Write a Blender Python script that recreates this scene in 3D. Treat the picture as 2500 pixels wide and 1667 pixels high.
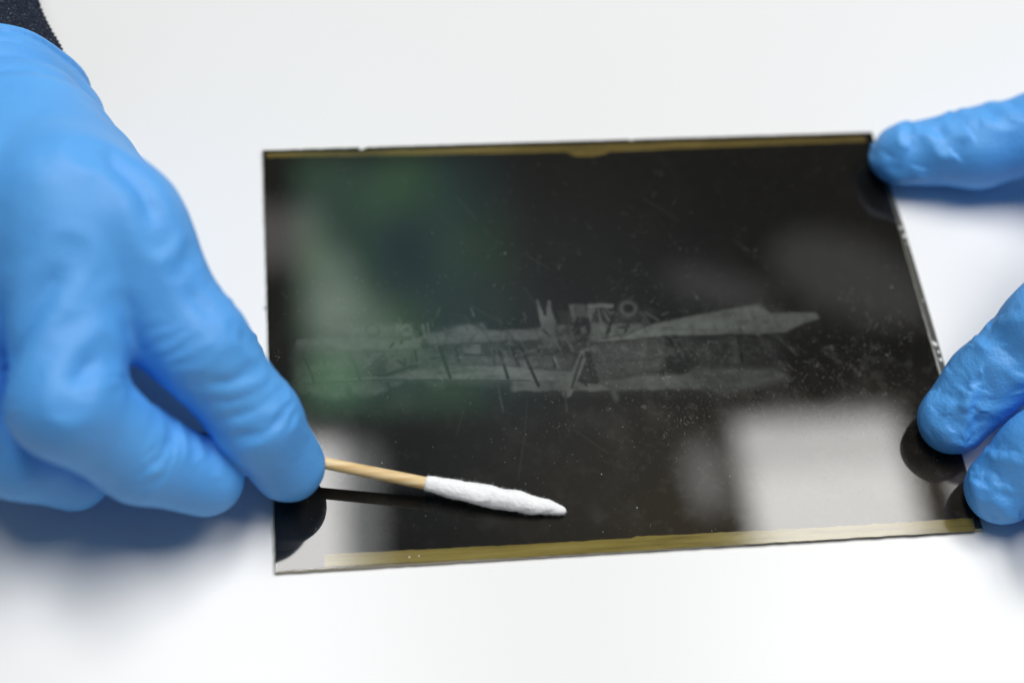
import bpy, math, random
import numpy as np
from mathutils import Matrix, Vector

for _o in list(bpy.data.objects):
    bpy.data.objects.remove(_o, do_unlink=True)
scene = bpy.context.scene
col = scene.collection
MM = 0.001

# ------------------------------------------------------------------ camera
cam_d = bpy.data.cameras.new("camera")
cam = bpy.data.objects.new("camera", cam_d)
col.objects.link(cam)
cam_d.sensor_width = 36.0
cam_d.lens = 57.74
cam_d.clip_start = 0.01
cam_d.clip_end = 50.0
cam.matrix_world = Matrix((( 0.99142535, 0.04422206, -0.12296417, -0.0785159),
                           (-0.10269457, 0.84556397, -0.52390400, -0.23010164),
                           ( 0.08080595, 0.53203946,  0.84285492,  0.36746978),
                           (0, 0, 0, 1)))
cam_d.dof.use_dof = True
cam_d.dof.focus_distance = 0.415
cam_d.dof.aperture_fstop = 4.3
cam_d.dof.aperture_blades = 9
scene.camera = cam

# ------------------------------------------------------------------ room light
world = bpy.data.worlds.new("World")
scene.world = world
world.use_nodes = True
wn = world.node_tree.nodes
wn["Background"].inputs[0].default_value = (0.66, 0.83, 1.0, 1)
wn["Background"].inputs[1].default_value = 0.10

def ceiling_lamp(name, x0, x1, y0, y1, z, radiance, color=(1, 1, 1), foliage=False, shape='RECTANGLE'):
    l = bpy.data.lights.new(name, 'AREA')
    l.shape = shape
    l.size, l.size_y = x1 - x0, y1 - y0
    area = l.size * l.size_y * (math.pi / 4 if shape == 'ELLIPSE' else 1)
    l.energy = radiance * area * math.pi
    l.color = color
    o = bpy.data.objects.new(name, l)
    o.location = ((x0 + x1) / 2, (y0 + y1) / 2, z)
    col.objects.link(o)
    if foliage:
        # a roof light that looks out into green tree tops
        l.use_nodes = True
        nt = l.node_tree
        em = nt.nodes["Emission"]
        ge = nt.nodes.new("ShaderNodeNewGeometry")
        no = nt.nodes.new("ShaderNodeTexNoise")
        no.inputs["Scale"].default_value = 2.6
        no.inputs["Detail"].default_value = 1.0
        cr = nt.nodes.new("ShaderNodeValToRGB")
        e = cr.color_ramp.elements
        e[0].position = 0.30; e[0].color = (0.06, 0.20, 0.24, 1)
        e[1].position = 0.68; e[1].color = (0.36, 0.80, 0.30, 1)
        m = e.new(0.50); m.color = (0.24, 0.54, 0.34, 1)
        nt.links.new(ge.outputs["Parametric"], no.inputs["Vector"])
        nt.links.new(no.outputs["Fac"], cr.inputs["Fac"])
        # sky blue and darker towards one side of the opening
        sx = nt.nodes.new("ShaderNodeSeparateXYZ")
        nt.links.new(ge.outputs["Parametric"], sx.inputs[0])
        g2 = nt.nodes.new("ShaderNodeValToRGB")
        e = g2.color_ramp.elements
        e[0].position = 0.28; e[0].color = (1, 1, 1, 1)
        e[1].position = 0.97; e[1].color = (0.03, 0.04, 0.07, 1)
        m = e.new(0.64); m.color = (0.40, 0.52, 0.72, 1)
        mx = nt.nodes.new("ShaderNodeMix"); mx.data_type = 'RGBA'; mx.blend_type = 'MULTIPLY'
        mx.inputs["Factor"].default_value = 1.0
        nt.links.new(sx.outputs["X"], g2.inputs["Fac"])
        nt.links.new(cr.outputs["Color"], mx.inputs["A"])
        nt.links.new(g2.outputs["Color"], mx.inputs["B"])
        nt.links.new(mx.outputs["Result"], em.inputs["Color"])
    return o

KEY = 14.5
ceiling_lamp("window_top_right", 0.475, 0.695, 0.715, 0.788, 1.5, KEY * 0.74, (1.0, 0.985, 0.965))
ceiling_lamp("window_light_right", 0.475, 0.695, -0.13, 0.714, 1.5, KEY, (1.0, 0.985, 0.965))
ceiling_lamp("window_light_far_right", 0.755, 1.05, -0.13, 0.77, 1.5, KEY * 0.8, (1.0, 0.985, 0.965))
ceiling_lamp("window_light_left", -0.33, -0.045, -0.13, 0.79, 1.5, KEY, (1.0, 0.99, 0.98))
ceiling_lamp("added_edge_light_left", -0.044, 0.0, 0.30, 0.785, 1.5, 3.0, (0.97, 0.985, 1.0))  # dim lamp added beside the window to soften its mirrored edge
ceiling_lamp("tree_window_light", -0.085, 0.24, 0.83, 1.25, 1.5, 2.3, foliage=True)
# dim lamps added unseen overhead to make the plate's pale mirrored patches
ceiling_lamp("added_pale_light", -0.20, -0.055, 1.03, 1.13, 1.45, 1.3, (1.0, 0.96, 0.95))
ceiling_lamp("added_pale_oval", -0.085, -0.01, 0.93, 1.06, 1.45, 1.6, (0.93, 1.0, 0.97), shape='ELLIPSE')
ceiling_lamp("added_pale_oval_low", -0.085, 0.03, 0.87, 0.98, 1.44, 1.2, (0.90, 1.0, 0.92), shape='ELLIPSE')
ceiling_lamp("added_small_oval", 0.388, 0.428, 0.635, 0.735, 1.45, 3.0, shape='ELLIPSE')
ceiling_lamp("added_dim_oval", 0.40, 0.555, 0.945, 0.99, 1.45, 0.75, (1.0, 1.0, 1.0), shape='ELLIPSE').rotation_euler[2] = -0.35
ceiling_lamp("added_dim_oval_wide", 0.55, 0.78, 0.91, 1.04, 1.45, 0.65, (1.0, 1.0, 0.98), shape='ELLIPSE').rotation_euler[2] = -0.5
ceiling_lamp("added_green_light", -0.085, -0.005, 0.835, 0.915, 1.49, 1.7, (0.42, 0.95, 0.40), shape='ELLIPSE')  # green lamp added to brighten one patch of the mirrored foliage

scene.view_settings.view_transform = 'Standard'
scene.view_settings.look = 'None'
scene.view_settings.gamma = 1.0
scene.view_settings.exposure = 0.06
scene.view_settings.use_curve_mapping = False
scene.cycles.use_denoising = True
scene.cycles.max_bounces = 12
scene.cycles.diffuse_bounces = 8
scene.cycles.caustics_reflective = False
scene.cycles.caustics_refractive = False

# ------------------------------------------------------------------ helpers
def material(name, base=(0.8, 0.8, 0.8), rough=0.5, spec=0.5, **kw):
    m = bpy.data.materials.new(name)
    m.use_nodes = True
    b = m.node_tree.nodes["Principled BSDF"]
    b.inputs["Base Color"].default_value = (*base, 1)
    b.inputs["Roughness"].default_value = rough
    b.inputs["Specular IOR Level"].default_value = spec
    for k, v in kw.items():
        b.inputs[k].default_value = v
    return m, m.node_tree, b

def mesh_obj(name, verts, faces, mat, parent=None, smooth=True, origin=None):
    """verts in mm (world), faces list or (n,3|4) array -> one mesh object."""
    v = np.asarray(verts, dtype=np.float64) * MM
    o0 = np.zeros(3) if origin is None else np.asarray(origin, float) * MM
    base = np.zeros(3)
    if parent is not None:
        base = np.array(parent.matrix_world.translation)
        p = parent
        base = np.array(PLACE[parent.name])
    me = bpy.data.meshes.new(name)
    loc = o0 - base if origin is not None else np.zeros(3)
    v = v - (o0 if origin is not None else base)
    if isinstance(faces, np.ndarray):
        nf, k = faces.shape
        me.vertices.add(len(v)); me.vertices.foreach_set("co", v.astype(np.float32).ravel())
        me.loops.add(nf * k); me.loops.foreach_set("vertex_index", faces.astype(np.int32).ravel())
        me.polygons.add(nf)
        me.polygons.foreach_set("loop_start", np.arange(0, nf * k, k, dtype=np.int32))
        me.update(calc_edges=True)
        me.validate()
    else:
        me.from_pydata([tuple(q) for q in v], [], faces)
    me.polygons.foreach_set("use_smooth", np.full(len(me.polygons), smooth))
    me.materials.append(mat)
    ob = bpy.data.objects.new(name, me)
    col.objects.link(ob)
    ob.location = loc
    if parent is not None:
        ob.parent = parent
    PLACE[ob.name] = tuple(o0 if origin is not None else base)
    return ob
PLACE = {}

def empty(name, loc_mm):
    o = bpy.data.objects.new(name, None)
    o.location = [a * MM for a in loc_mm]
    o.empty_display_size = 0.01
    col.objects.link(o)
    PLACE[o.name] = tuple(a * MM for a in loc_mm)
    return o

def tag(o, label, category, group=None):
    o["label"] = label; o["category"] = category
    if group: o["group"] = group
    return o

def _hash(i, j, k, seed):
    n = (i * 374761393 + j * 668265263 + k * 2147483647 + seed * 1274126177) & 0x7fffffff
    n = ((n ^ (n >> 13)) * 1274126177) & 0x7fffffff
    return ((n ^ (n >> 16)) & 0xffff) / 32767.5 - 1.0

def vnoise(p, scale, seed=0):
    """smooth value noise, p (n,3) in mm, feature size = scale mm, about -1..1"""
    q = np.asarray(p, np.float64) / scale
    i = np.floor(q).astype(np.int64); f = q - i
    f = f * f * (3 - 2 * f)
    r = 0
    for a in (0, 1):
        for b in (0, 1):
            for c in (0, 1):
                w = (f[:, 0] if a else 1 - f[:, 0]) * (f[:, 1] if b else 1 - f[:, 1]) * (f[:, 2] if c else 1 - f[:, 2])
                r = r + w * _hash(i[:, 0] + a, i[:, 1] + b, i[:, 2] + c, seed)
    return r

# ---- signed distance modelling (for the gloves): chains of round cones, smooth unions, surface nets
def round_cone(p, a, b, ra, rb):
    a = np.asarray(a, np.float32); b = np.asarray(b, np.float32)
    ba = b - a
    t = np.clip(((p - a) @ ba) / float(ba @ ba), 0, 1)
    d = p - a - t[:, None] * ba
    return np.sqrt((d * d).sum(1)) - (ra + (rb - ra) * t)

def smin(a, b, k):
    h = np.clip(k - np.abs(a - b), 0, None) / k
    return np.minimum(a, b) - h * h * k * 0.25

def smin_neg(a, b, k):
    return -smin(-a, -b, k)

def chain_sdf(p, pts, k=3.0):
    d = None
    for (a, b) in zip(pts, pts[1:]):
        c = round_cone(p, a[:3], b[:3], a[3], b[3])
        d = c if d is None else smin(d, c, k)
    return d

def hand_sdf(p, H):
    p = p.astype(np.float32)
    palm = None
    for (a, b, ra, rb) in H["palm"]:
        c = round_cone(p, a, b, ra, rb)
        palm = c if palm is None else smin(palm, c, 9.0)
    out = None
    for name in ("index", "middle", "ring", "little", "thumb"):
        f = chain_sdf(p, H[name], 3.5)
        g = smin(palm, f, H.get("web", 9.0))
        out = g if out is None else smin(out, g, 0.8)
    n = np.asarray(H["end_n"], np.float32)
    s = (p - np.asarray(H["end_p"], np.float32)) @ n
    # pads go flat where they press on the plate or the table
    on_plate = (np.abs(p[:, 0]) < 89) & (np.abs(p[:, 1]) < 64.6)
    floor = np.where(on_plate, 1.3, 0.12).astype(np.float32) - p[:, 2]
    out = smin_neg(out, floor, 1.2)
    return np.minimum(np.maximum(out, s), np.hypot(out - 0.1, s + 1.0) - 1.25)      # cut open, with a rolled bead

def surface_net(sdf, lo, hi, h):
    lo = np.asarray(lo, float); hi = np.asarray(hi, float)
    B = 8
    nb = np.ceil((hi - lo) / (h * B)).astype(int)
    n = nb * B
    V = np.empty(n, np.float32)
    bi = np.stack(np.meshgrid(*[np.arange(k) for k in nb], indexing='ij'), -1).reshape(-1, 3)
    cd = sdf(lo + (bi + 0.5) * B * h - 0.5 * h)
    Vb = V.reshape(nb[0], B, nb[1], B, nb[2], B)
    Vb[:] = cd.reshape(nb[0], 1, nb[1], 1, nb[2], 1)
    act = bi[np.abs(cd) < B * h * 1.2]
    loc = np.stack(np.meshgrid(*[np.arange(B)] * 3, indexing='ij'), -1).reshape(-1, 3)
    for s in range(0, len(act), 400):
        a = act[s:s + 400]
        pts = lo + (a[:, None, :] * B + loc[None]) * h
        d = sdf(pts.reshape(-1, 3)).reshape(len(a), B, B, B)
        for k in range(len(a)):
            Vb[a[k, 0], :, a[k, 1], :, a[k, 2], :] = d[k]
    S = V < 0
    c = np.zeros(n - 1, np.uint8)
    cs = [(i, j, k) for i in (0, 1) for j in (0, 1) for k in (0, 1)]
    for (i, j, k) in cs:
        c += S[i:n[0] - 1 + i, j:n[1] - 1 + j, k:n[2] - 1 + k]
    cell = np.argwhere((c > 0) & (c < 8))
    idx = np.full(n - 1, -1, np.int32)
    idx[tuple(cell.T)] = np.arange(len(cell))
    acc = np.zeros((len(cell), 3)); cnt = np.zeros(len(cell))
    for (i, j, k) in cs:
        for ax in range(3):
            if (i, j, k)[ax]: continue
            e = [i, j, k]; e[ax] = 1
            va = V[tuple((cell + (i, j, k)).T)]; vb = V[tuple((cell + e).T)]
            m = (va < 0) != (vb < 0)
            t = np.where(m, va / np.where(m, va - vb, 1), 0)
            q = np.tile(np.array([i, j, k], float), (len(cell), 1)); q[:, ax] += t
            acc[m] += q[m]; cnt[m] += 1
    P = lo + (cell + acc / cnt[:, None]) * h
    faces = []
    for ax in range(3):
        u, v = (ax + 1) % 3, (ax + 2) % 3
        sl0 = [slice(None)] * 3; sl1 = [slice(None)] * 3
        sl0[ax] = slice(0, n[ax] - 1); sl1[ax] = slice(1, n[ax])
        x = np.argwhere(S[tuple(sl0)] != S[tuple(sl1)])
        x = x[(x[:, u] > 0) & (x[:, v] > 0) & (x[:, u] < n[u] - 1) & (x[:, v] < n[v] - 1)]
        flip = S[tuple(x.T)]
        q = []
        for du, dv in ((-1, -1), (0, -1), (0, 0), (-1, 0)):
            y = x.copy(); y[:, u] += du; y[:, v] += dv
            q.append(idx[tuple(y.T)])
        q = np.stack(q, 1)
        q[~flip] = q[~flip][:, ::-1]
        faces.append(q)
    F = np.concatenate(faces)
    return P, F[(F >= 0).all(1)]

def vertex_normals(P, F):
    n = np.cross(P[F[:, 2]] - P[F[:, 0]], P[F[:, 3]] - P[F[:, 1]])
    N = np.zeros_like(P)
    for k in range(4):
        for a in range(3):
            N[:, a] += np.bincount(F[:, k], n[:, a], len(P))
    return N / np.maximum(np.linalg.norm(N, axis=1, keepdims=True), 1e-9)

def smooth_mesh(P, F, it=2, lam=0.5):
    for _ in range(it):
        A = np.zeros_like(P); c = np.zeros(len(P))
        for k in range(4):
            for d in (1, 3):
                j = F[:, (k + d) % 4]
                for a in range(3):
                    A[:, a] += np.bincount(F[:, k], P[j, a], len(P))
                c += np.bincount(F[:, k], minlength=len(P))
        P = P + lam * (A / np.maximum(c, 1)[:, None] - P)
    return P

def seg_dist(P, a, b):
    ba = b - a
    t = np.clip(((P - a) @ ba) / max(ba @ ba, 1e-9), 0, 1)
    return np.linalg.norm(P - a - t[:, None] * ba, axis=1)

def crease_field(P, N, creases, sharp=2.0, lip=False):
    """folds in the rubber: a groove along each polyline with a raised lip on both sides"""
    D = np.zeros(len(P))
    for (pts, w, depth) in creases:
        pts = np.asarray(pts, float)
        lo = pts.min(0) - 5 * w; hi = pts.max(0) + 5 * w
        m = np.where(((P > lo) & (P < hi)).all(1))[0]
        if not len(m): continue
        Q = P[m]
        jit = vnoise(Q, 2.5 * w + 1.0, 5) * (0.1 if lip else 0.3) * w
        d = np.min([seg_dist(Q, a, b) for a, b in zip(pts, pts[1:])], axis=0) + jit
        x = d / w
        e0 = np.linalg.norm(Q - pts[0], axis=1); e1 = np.linalg.norm(Q - pts[-1], axis=1)
        fade = np.clip(np.minimum(e0, e1) / (2.2 * w), 0.25, 1)
        if lip:
            # film folded over itself: a narrow groove with a raised lip on one side only
            best = np.full(len(Q), 1e9); sg = np.zeros(len(Q))
            for a, b in zip(pts, pts[1:]):
                dd = seg_dist(Q, a, b); k = dd < best
                best[k] = dd[k]
                sg[k] = np.sign((np.cross((b - a)[None], N[m][k]) * (Q[k] - a)).sum(1))
            sx = x * sg
            D[m] += depth * fade * (0.75 * np.exp(-((sx - 1.5) / 1.4) ** 2) - 0.8 * np.exp(-np.abs(sx + 0.15) ** sharp) - 0.25 * np.exp(-((sx + 1.8) / 1.5) ** 2))
            continue
        D[m] += -depth * fade * np.exp(-np.abs(x) ** sharp) + 0.22 * depth * fade * np.exp(-((x - 2.0) / 1.0) ** 2)
    return D

def finger_wrinkles(P, chain, amp, wave, seed):
    """fine cross wrinkles that bunch up at the joints of one finger"""
    pts = np.asarray(chain, float)
    best = np.full(len(P), 1e9); S = np.zeros(len(P)); s0 = 0.0; joints = []
    for a, b in zip(pts, pts[1:]):
        ba = b[:3] - a[:3]; L = np.linalg.norm(ba)
        t = np.clip(((P - a[:3]) @ ba) / (L * L), 0, 1.15)
        d = np.linalg.norm(P - a[:3] - t[:, None] * ba, axis=1) - (a[3] + (b[3] - a[3]) * np.clip(t, 0, 1))
        m = d < best
        best[m] = d[m]; S[m] = s0 + t[m] * L
        joints.append(s0); s0 += L
    near = np.exp(-(np.maximum(best, 0) / 1.5) ** 2)
    env = 0.15 + sum(np.exp(-((S - j) / 7.0) ** 2) for j in joints[1:3])
    ph = S / wave * 2 * math.pi + 4.5 * vnoise(P, 9.0, seed) + 2.0 * vnoise(P, 4.0, seed + 3)
    mod = np.clip(0.2 + 1.3 * vnoise(P, 6.0, seed + 7), 0, 1.3)
    return amp * near * env * mod * (np.sin(ph) - 0.3 * np.sin(2 * ph + 1))

def build_glove(name, H, lo, hi, h, mat, seed, origin):
    P, F = surface_net(lambda p: hand_sdf(p, H), lo, hi, h)
    P = smooth_mesh(P, F, 3, 0.5)
    N = vertex_normals(P, F)
    D = crease_field(P, N, H["creases"], H.get("sharp", 2.0), H.get("lip", False))
    for i, f in enumerate(("index", "middle", "ring", "little", "thumb")):
        D += finger_wrinkles(P, H[f], H["wr_amp"], H["wr_len"], seed + 11 * i)
    D += 0.16 * vnoise(P, 12.0, seed) + 0.05 * vnoise(P, 5.0, seed + 1)
    if "crumple" in H:
        D += H["crumple"] * ((1 - 2.4 * np.abs(vnoise(P, 8.5, seed + 2))) + 0.45 * (1 - 2.4 * np.abs(vnoise(P, 4.3, seed + 4))))
    if "axial" in H:
        D += H["axial"](P)
    P = P + N * D[:, None]
    P = smooth_mesh(P, F, 1, H.get("relax", 0.5))
    return mesh_obj(name, P, F, mat, origin=origin)

# ------------------------------------------------------------------ materials
def noise_bump(nt, b, scale, strength, dist, detail=4.0, kind="noise"):
    tc = nt.nodes.new("ShaderNodeTexCoord")
    no = nt.nodes.new("ShaderNodeTexNoise")
    no.inputs["Scale"].default_value = scale
    no.inputs["Detail"].default_value = detail
    bu = nt.nodes.new("ShaderNodeBump")
    bu.inputs["Strength"].default_value = strength
    bu.inputs["Distance"].default_value = dist
    nt.links.new(tc.outputs["Object"], no.inputs["Vector"])
    nt.links.new(no.outputs["Fac"], bu.inputs["Height"])
    nt.links.new(bu.outputs["Normal"], b.inputs["Normal"])
    return tc, no

def ramp_color(nt, b, src, stops, inp="Base Color"):
    cr = nt.nodes.new("ShaderNodeValToRGB")
    e = cr.color_ramp.elements
    e[0].position, e[0].color = stops[0][0], (*stops[0][1], 1)
    e[1].position, e[1].color = stops[-1][0], (*stops[-1][1], 1)
    for p, c in stops[1:-1]:
        k = e.new(p); k.color = (*c, 1)
    nt.links.new(src, cr.inputs["Fac"])
    nt.links.new(cr.outputs["Color"], b.inputs[inp])

m_table, nt, b = material("white_table_top", (0.80, 0.80, 0.795), 0.33, 0.55)
noise_bump(nt, b, 260.0, 0.03, 0.0004)

m_glove, nt, b = material("blue_nitrile", (0.085, 0.33, 0.83), 0.53, 0.6)
tc, no = noise_bump(nt, b, 1300.0, 0.5, 0.0004, 3.0)
n2 = nt.nodes.new("ShaderNodeTexNoise"); n2.inputs["Scale"].default_value = 45.0
nt.links.new(tc.outputs["Object"], n2.inputs["Vector"])
ramp_color(nt, b, n2.outputs["Fac"], [(0.3, (0.080, 0.345, 0.80)), (0.7, (0.105, 0.400, 0.86))])
b.inputs["Subsurface Weight"].default_value = 0.12
b.inputs["Subsurface Radius"].default_value = (0.3, 0.6, 1.0)
b.inputs["Subsurface Scale"].default_value = 0.002
m_glove.cycles.displacement_method = 'BUMP' if hasattr(m_glove.cycles, "displacement_method") else None

m_wool, nt, b = material("navy_wool", (0.011, 0.015, 0.026), 0.95, 0.15)
tc, no = noise_bump(nt, b, 1500.0, 0.8, 0.0006, 3.0)
ramp_color(nt, b, no.outputs["Fac"], [(0.3, (0.010, 0.013, 0.024)), (0.60, (0.024, 0.031, 0.05)), (0.72, (0.12, 0.135, 0.16))])
m_fuzz, nt, b = material("wool_fibre", (0.05, 0.058, 0.075), 0.9, 0.1)

m_emul, nt, b = material("silver_emulsion", (0.01, 0.01, 0.01), 0.035, 0.5)
at = nt.nodes.new("ShaderNodeAttribute"); at.attribute_name = "silver"
nt.links.new(at.outputs["Color"], b.inputs["Base Color"])
tc = nt.nodes.new("ShaderNodeTexCoord")
no = nt.nodes.new("ShaderNodeTexNoise"); no.inputs["Scale"].default_value = 60.0; no.inputs["Detail"].default_value = 6.0
nt.links.new(tc.outputs["Object"], no.inputs["Vector"])
mr = nt.nodes.new("ShaderNodeMapRange")
mr.inputs["From Min"].default_value = 0.3; mr.inputs["From Max"].default_value = 0.7
mr.inputs["To Min"].default_value = 0.02; mr.inputs["To Max"].default_value = 0.06
nt.links.new(no.outputs["Fac"], mr.inputs["Value"])
nt.links.new(mr.outputs["Result"], b.inputs["Roughness"])

m_glass, nt, b = material("old_glass", (0.80, 0.84, 0.70), 0.04, 0.5)
b.inputs["Transmission Weight"].default_value = 1.0
b.inputs["IOR"].default_value = 1.5

m_edge, nt, b = material("ground_glass_edge", (0.34, 0.30, 0.22), 0.3, 0.6)
noise_bump(nt, b, 700.0, 0.4, 0.0003)
m_strip, nt, b = material("yellowed_varnish", (0.2, 0.17, 0.04), 0.08, 0.5)
tc = nt.nodes.new("ShaderNodeTexCoord")
no = nt.nodes.new("ShaderNodeTexNoise"); no.inputs["Scale"].default_value = 90.0; no.inputs["Detail"].default_value = 9.0; no.inputs["Roughness"].default_value = 0.72
mp = nt.nodes.new("ShaderNodeMapping"); mp.inputs["Scale"].default_value = (0.35, 5.0, 1.0)
nt.links.new(tc.outputs["Object"], mp.inputs["Vector"])
nt.links.new(mp.outputs["Vector"], no.inputs["Vector"])
ramp_color(nt, b, no.outputs["Fac"], [(0.28, (0.090, 0.066, 0.020)), (0.50, (0.190, 0.150, 0.038)), (0.72, (0.26, 0.215, 0.065))])
m_brownstrip, nt, b = material("brown_varnish", (0.10, 0.075, 0.025), 0.08, 0.5)
tc = nt.nodes.new("ShaderNodeTexCoord")
no = nt.nodes.new("ShaderNodeTexNoise"); no.inputs["Scale"].default_value = 90.0; no.inputs["Detail"].default_value = 9.0; no.inputs["Roughness"].default_value = 0.72
mp = nt.nodes.new("ShaderNodeMapping"); mp.inputs["Scale"].default_value = (0.3, 4.0, 1.0)
nt.links.new(tc.outputs["Object"], mp.inputs["Vector"])
nt.links.new(mp.outputs["Vector"], no.inputs["Vector"])
ramp_color(nt, b, no.outputs["Fac"], [(0.32, (0.035, 0.026, 0.010)), (0.52, (0.115, 0.085, 0.024)), (0.7, (0.20, 0.155, 0.045))])
m_greystrip, nt, b = material("grey_bare_edge", (0.075, 0.075, 0.062), 0.12, 0.5)
m_chip, nt, b = material("fractured_glass", (0.80, 0.80, 0.76), 0.35, 0.5)
m_dust, nt, b = material("dust", (0.36, 0.35, 0.33), 0.9, 0.1)
m_wood, nt, b = material("pale_birch", (0.62, 0.42, 0.19), 0.5, 0.3)
tc = nt.nodes.new("ShaderNodeTexCoord")
mp = nt.nodes.new("ShaderNodeMapping"); mp.inputs["Scale"].default_value = (40.0, 900.0, 900.0)
mp.inputs["Rotation"].default_value = (0, 0, -2.9156)
no = nt.nodes.new("ShaderNodeTexNoise"); no.inputs["Scale"].default_value = 1.0; no.inputs["Detail"].default_value = 4.0
nt.links.new(tc.outputs["Object"], mp.inputs["Vector"]); nt.links.new(mp.outputs["Vector"], no.inputs["Vector"])
ramp_color(nt, b, no.outputs["Fac"], [(0.3, (0.66, 0.43, 0.18)), (0.55, (0.84, 0.63, 0.34)), (0.75, (0.90, 0.72, 0.44))])
m_cotton, nt, b = material("cotton_wool", (0.95, 0.945, 0.94), 0.95, 0.1)
noise_bump(nt, b, 1600.0, 0.5, 0.0004)
b.inputs["Subsurface Weight"].default_value = 0.25
b.inputs["Subsurface Radius"].default_value = (1, 1, 1)
b.inputs["Subsurface Scale"].default_value = 0.001

# ------------------------------------------------------------------ table
tb = []
X0, X1, Y0, Y1 = -900, 1100, -700, 900
tv = [(X0, Y0, 0), (X1, Y0, 0), (X1, Y1, 0), (X0, Y1, 0), (X0, Y0, -30), (X1, Y0, -30), (X1, Y1, -30), (X0, Y1, -30)]
table = mesh_obj("table_top", tv, [(0, 1, 2, 3), (7, 6, 5, 4), (0, 4, 5, 1), (1, 5, 6, 2), (2, 6, 7, 3), (3, 7, 4, 0)], m_table, smooth=False)
table["kind"] = "structure"

# ------------------------------------------------------------------ glass plate negative
PW, PH, PT = 178.0, 129.3, 1.2
rng = np.random.default_rng(7)
plate = empty("glass_plate_negative", (0, 0, 0))
tag(plate, "dark glass plate negative with faint upside-down biplane, lying on the white table", "glass negative")

def outline(w, h, step, jitter):
    pts = []
    cs = [(-w / 2, -h / 2), (w / 2, -h / 2), (w / 2, h / 2), (-w / 2, h / 2)]
    for (a, b_) in zip(cs, cs[1:] + cs[:1]):
        L = math.hypot(b_[0] - a[0], b_[1] - a[1]); n = int(L / step)
        nx, ny = (b_[1] - a[1]) / L, -(b_[0] - a[0]) / L
        for i in range(n):
            t = i / n
            j = 0 if i == 0 else (rng.random() ** 4) * -jitter
            pts.append((a[0] + (b_[0] - a[0]) * t + nx * j, a[1] + (b_[1] - a[1]) * t + ny * j))
    return np.array(pts)
ol = outline(PW, PH, 1.6, 0.14)
n = len(ol)
inner = ol * np.array([1 - 0.5 / PW, 1 - 0.5 / PH])
rings = [np.c_[inner, np.full(n, 0.03)], np.c_[ol, np.full(n, 0.2)], np.c_[ol * (1 + rng.normal(0, 0.00015, (n, 1))), np.full(n, PT - 0.18)], np.c_[inner, np.full(n, PT)]]
gv = np.concatenate(rings)
gf = []
for r in range(3):
    for i in range(n):
        j = (i + 1) % n
        gf.append((r * n + i, r * n + j, (r + 1) * n + j, (r + 1) * n + i))
gf.append(tuple(range(3 * n, 4 * n)))
gf.append(tuple(reversed(range(0, n))))
glass = mesh_obj("glass", gv, gf, m_glass, plate, smooth=False)
glass.data.materials.append(m_edge)
for k in range(3 * n):
    glass.data.polygons[k].material_index = 1

# emulsion: a fine sheet whose silver density carries the photograph
GX, GY = 840, 610
EX, EY = PW / 2 - 0.45, PH / 2 - 0.45
xs = np.linspace(-EX, EX, GX); ys = np.linspace(-EY, EY, GY)
XX, YY = np.meshgrid(xs, ys)            # (GY,GX)
PXY = np.stack([XX.ravel(), YY.ravel(), np.zeros(GX * GY)], 1)
def fbm(scale, seed, o=4):
    r = 0; a = 1; t = 0
    for k in range(o):
        r = r + a * vnoise(PXY, scale / 2 ** k, seed + k); t += a; a *= 0.55
    return (r / t).reshape(GY, GX)
def sub(x0, x1, y0, y1):
    i0, i1 = np.searchsorted(xs, (x0, x1)); j0, j1 = np.searchsorted(ys, (y0, y1))
    return slice(max(j0, 0), min(j1, GY)), slice(max(i0, 0), min(i1, GX))
silver = np.zeros((GY, GX))
WX = XX + 0.45 * fbm(3.0, 81, 3) + 0.5 * fbm(14, 85, 2)
WY = YY + 0.40 * fbm(2.6, 91, 3) + 0.4 * fbm(14, 95, 2)
def blend(sl, mask, val):
    silver[sl] = silver[sl] * (1 - mask) + val * mask
def poly(pts, val, soft=0.35, op=1.0):
    pts = np.asarray(pts, float)
    soft = soft * 1.35
    q = 2 * soft + 1
    sl = sub(pts[:, 0].min() - q, pts[:, 0].max() + q, pts[:, 1].min() - q, pts[:, 1].max() + q)
    x = WX[sl]; y = WY[sl]
    if x.size == 0: return
    ins = np.zeros(x.shape, bool); d = np.full(x.shape, 1e9)
    for (ax, ay), (bx, by) in zip(pts, np.roll(pts, -1, 0)):
        cr = (ay > y) != (by > y)
        xi = ax + (y - ay) * (bx - ax) / (by - ay if by != ay else 1e-9)
        ins ^= cr & (x < xi)
        t = np.clip(((x - ax) * (bx - ax) + (y - ay) * (by - ay)) / max((bx - ax) ** 2 + (by - ay) ** 2, 1e-9), 0, 1)
        d = np.minimum(d, np.hypot(x - ax - t * (bx - ax), y - ay - t * (by - ay)))
    sd = np.where(ins, -d, d)
    blend(sl, np.clip(0.5 - sd / (2 * soft), 0, 1) * op, val)
def line(pts, w, val, op=1.0):
    pts = np.asarray(pts, float); w = w / 2
    sl = sub(pts[:, 0].min() - 2 * w - .5, pts[:, 0].max() + 2 * w + .5, pts[:, 1].min() - 2 * w - .5, pts[:, 1].max() + 2 * w + .5)
    x = XX[sl]; y = YY[sl]
    d = np.full(x.shape, 1e9)
    for (ax, ay), (bx, by) in zip(pts, pts[1:]):
        t = np.clip(((x - ax) * (bx - ax) + (y - ay) * (by - ay)) / max((bx - ax) ** 2 + (by - ay) ** 2, 1e-9), 0, 1)
        d = np.minimum(d, np.hypot(x - ax - t * (bx - ax), y - ay - t * (by - ay)))
    blend(sl, np.clip(1 - (d - w) / 0.25, 0, 1) * op, val)
def ring(cx, cy, r, w, val, op=1.0):
    a = np.linspace(0, 2 * math.pi, 25)
    line(np.stack([cx + r * np.cos(a), cy + r * np.sin(a)], 1), w, val, op)
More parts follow.
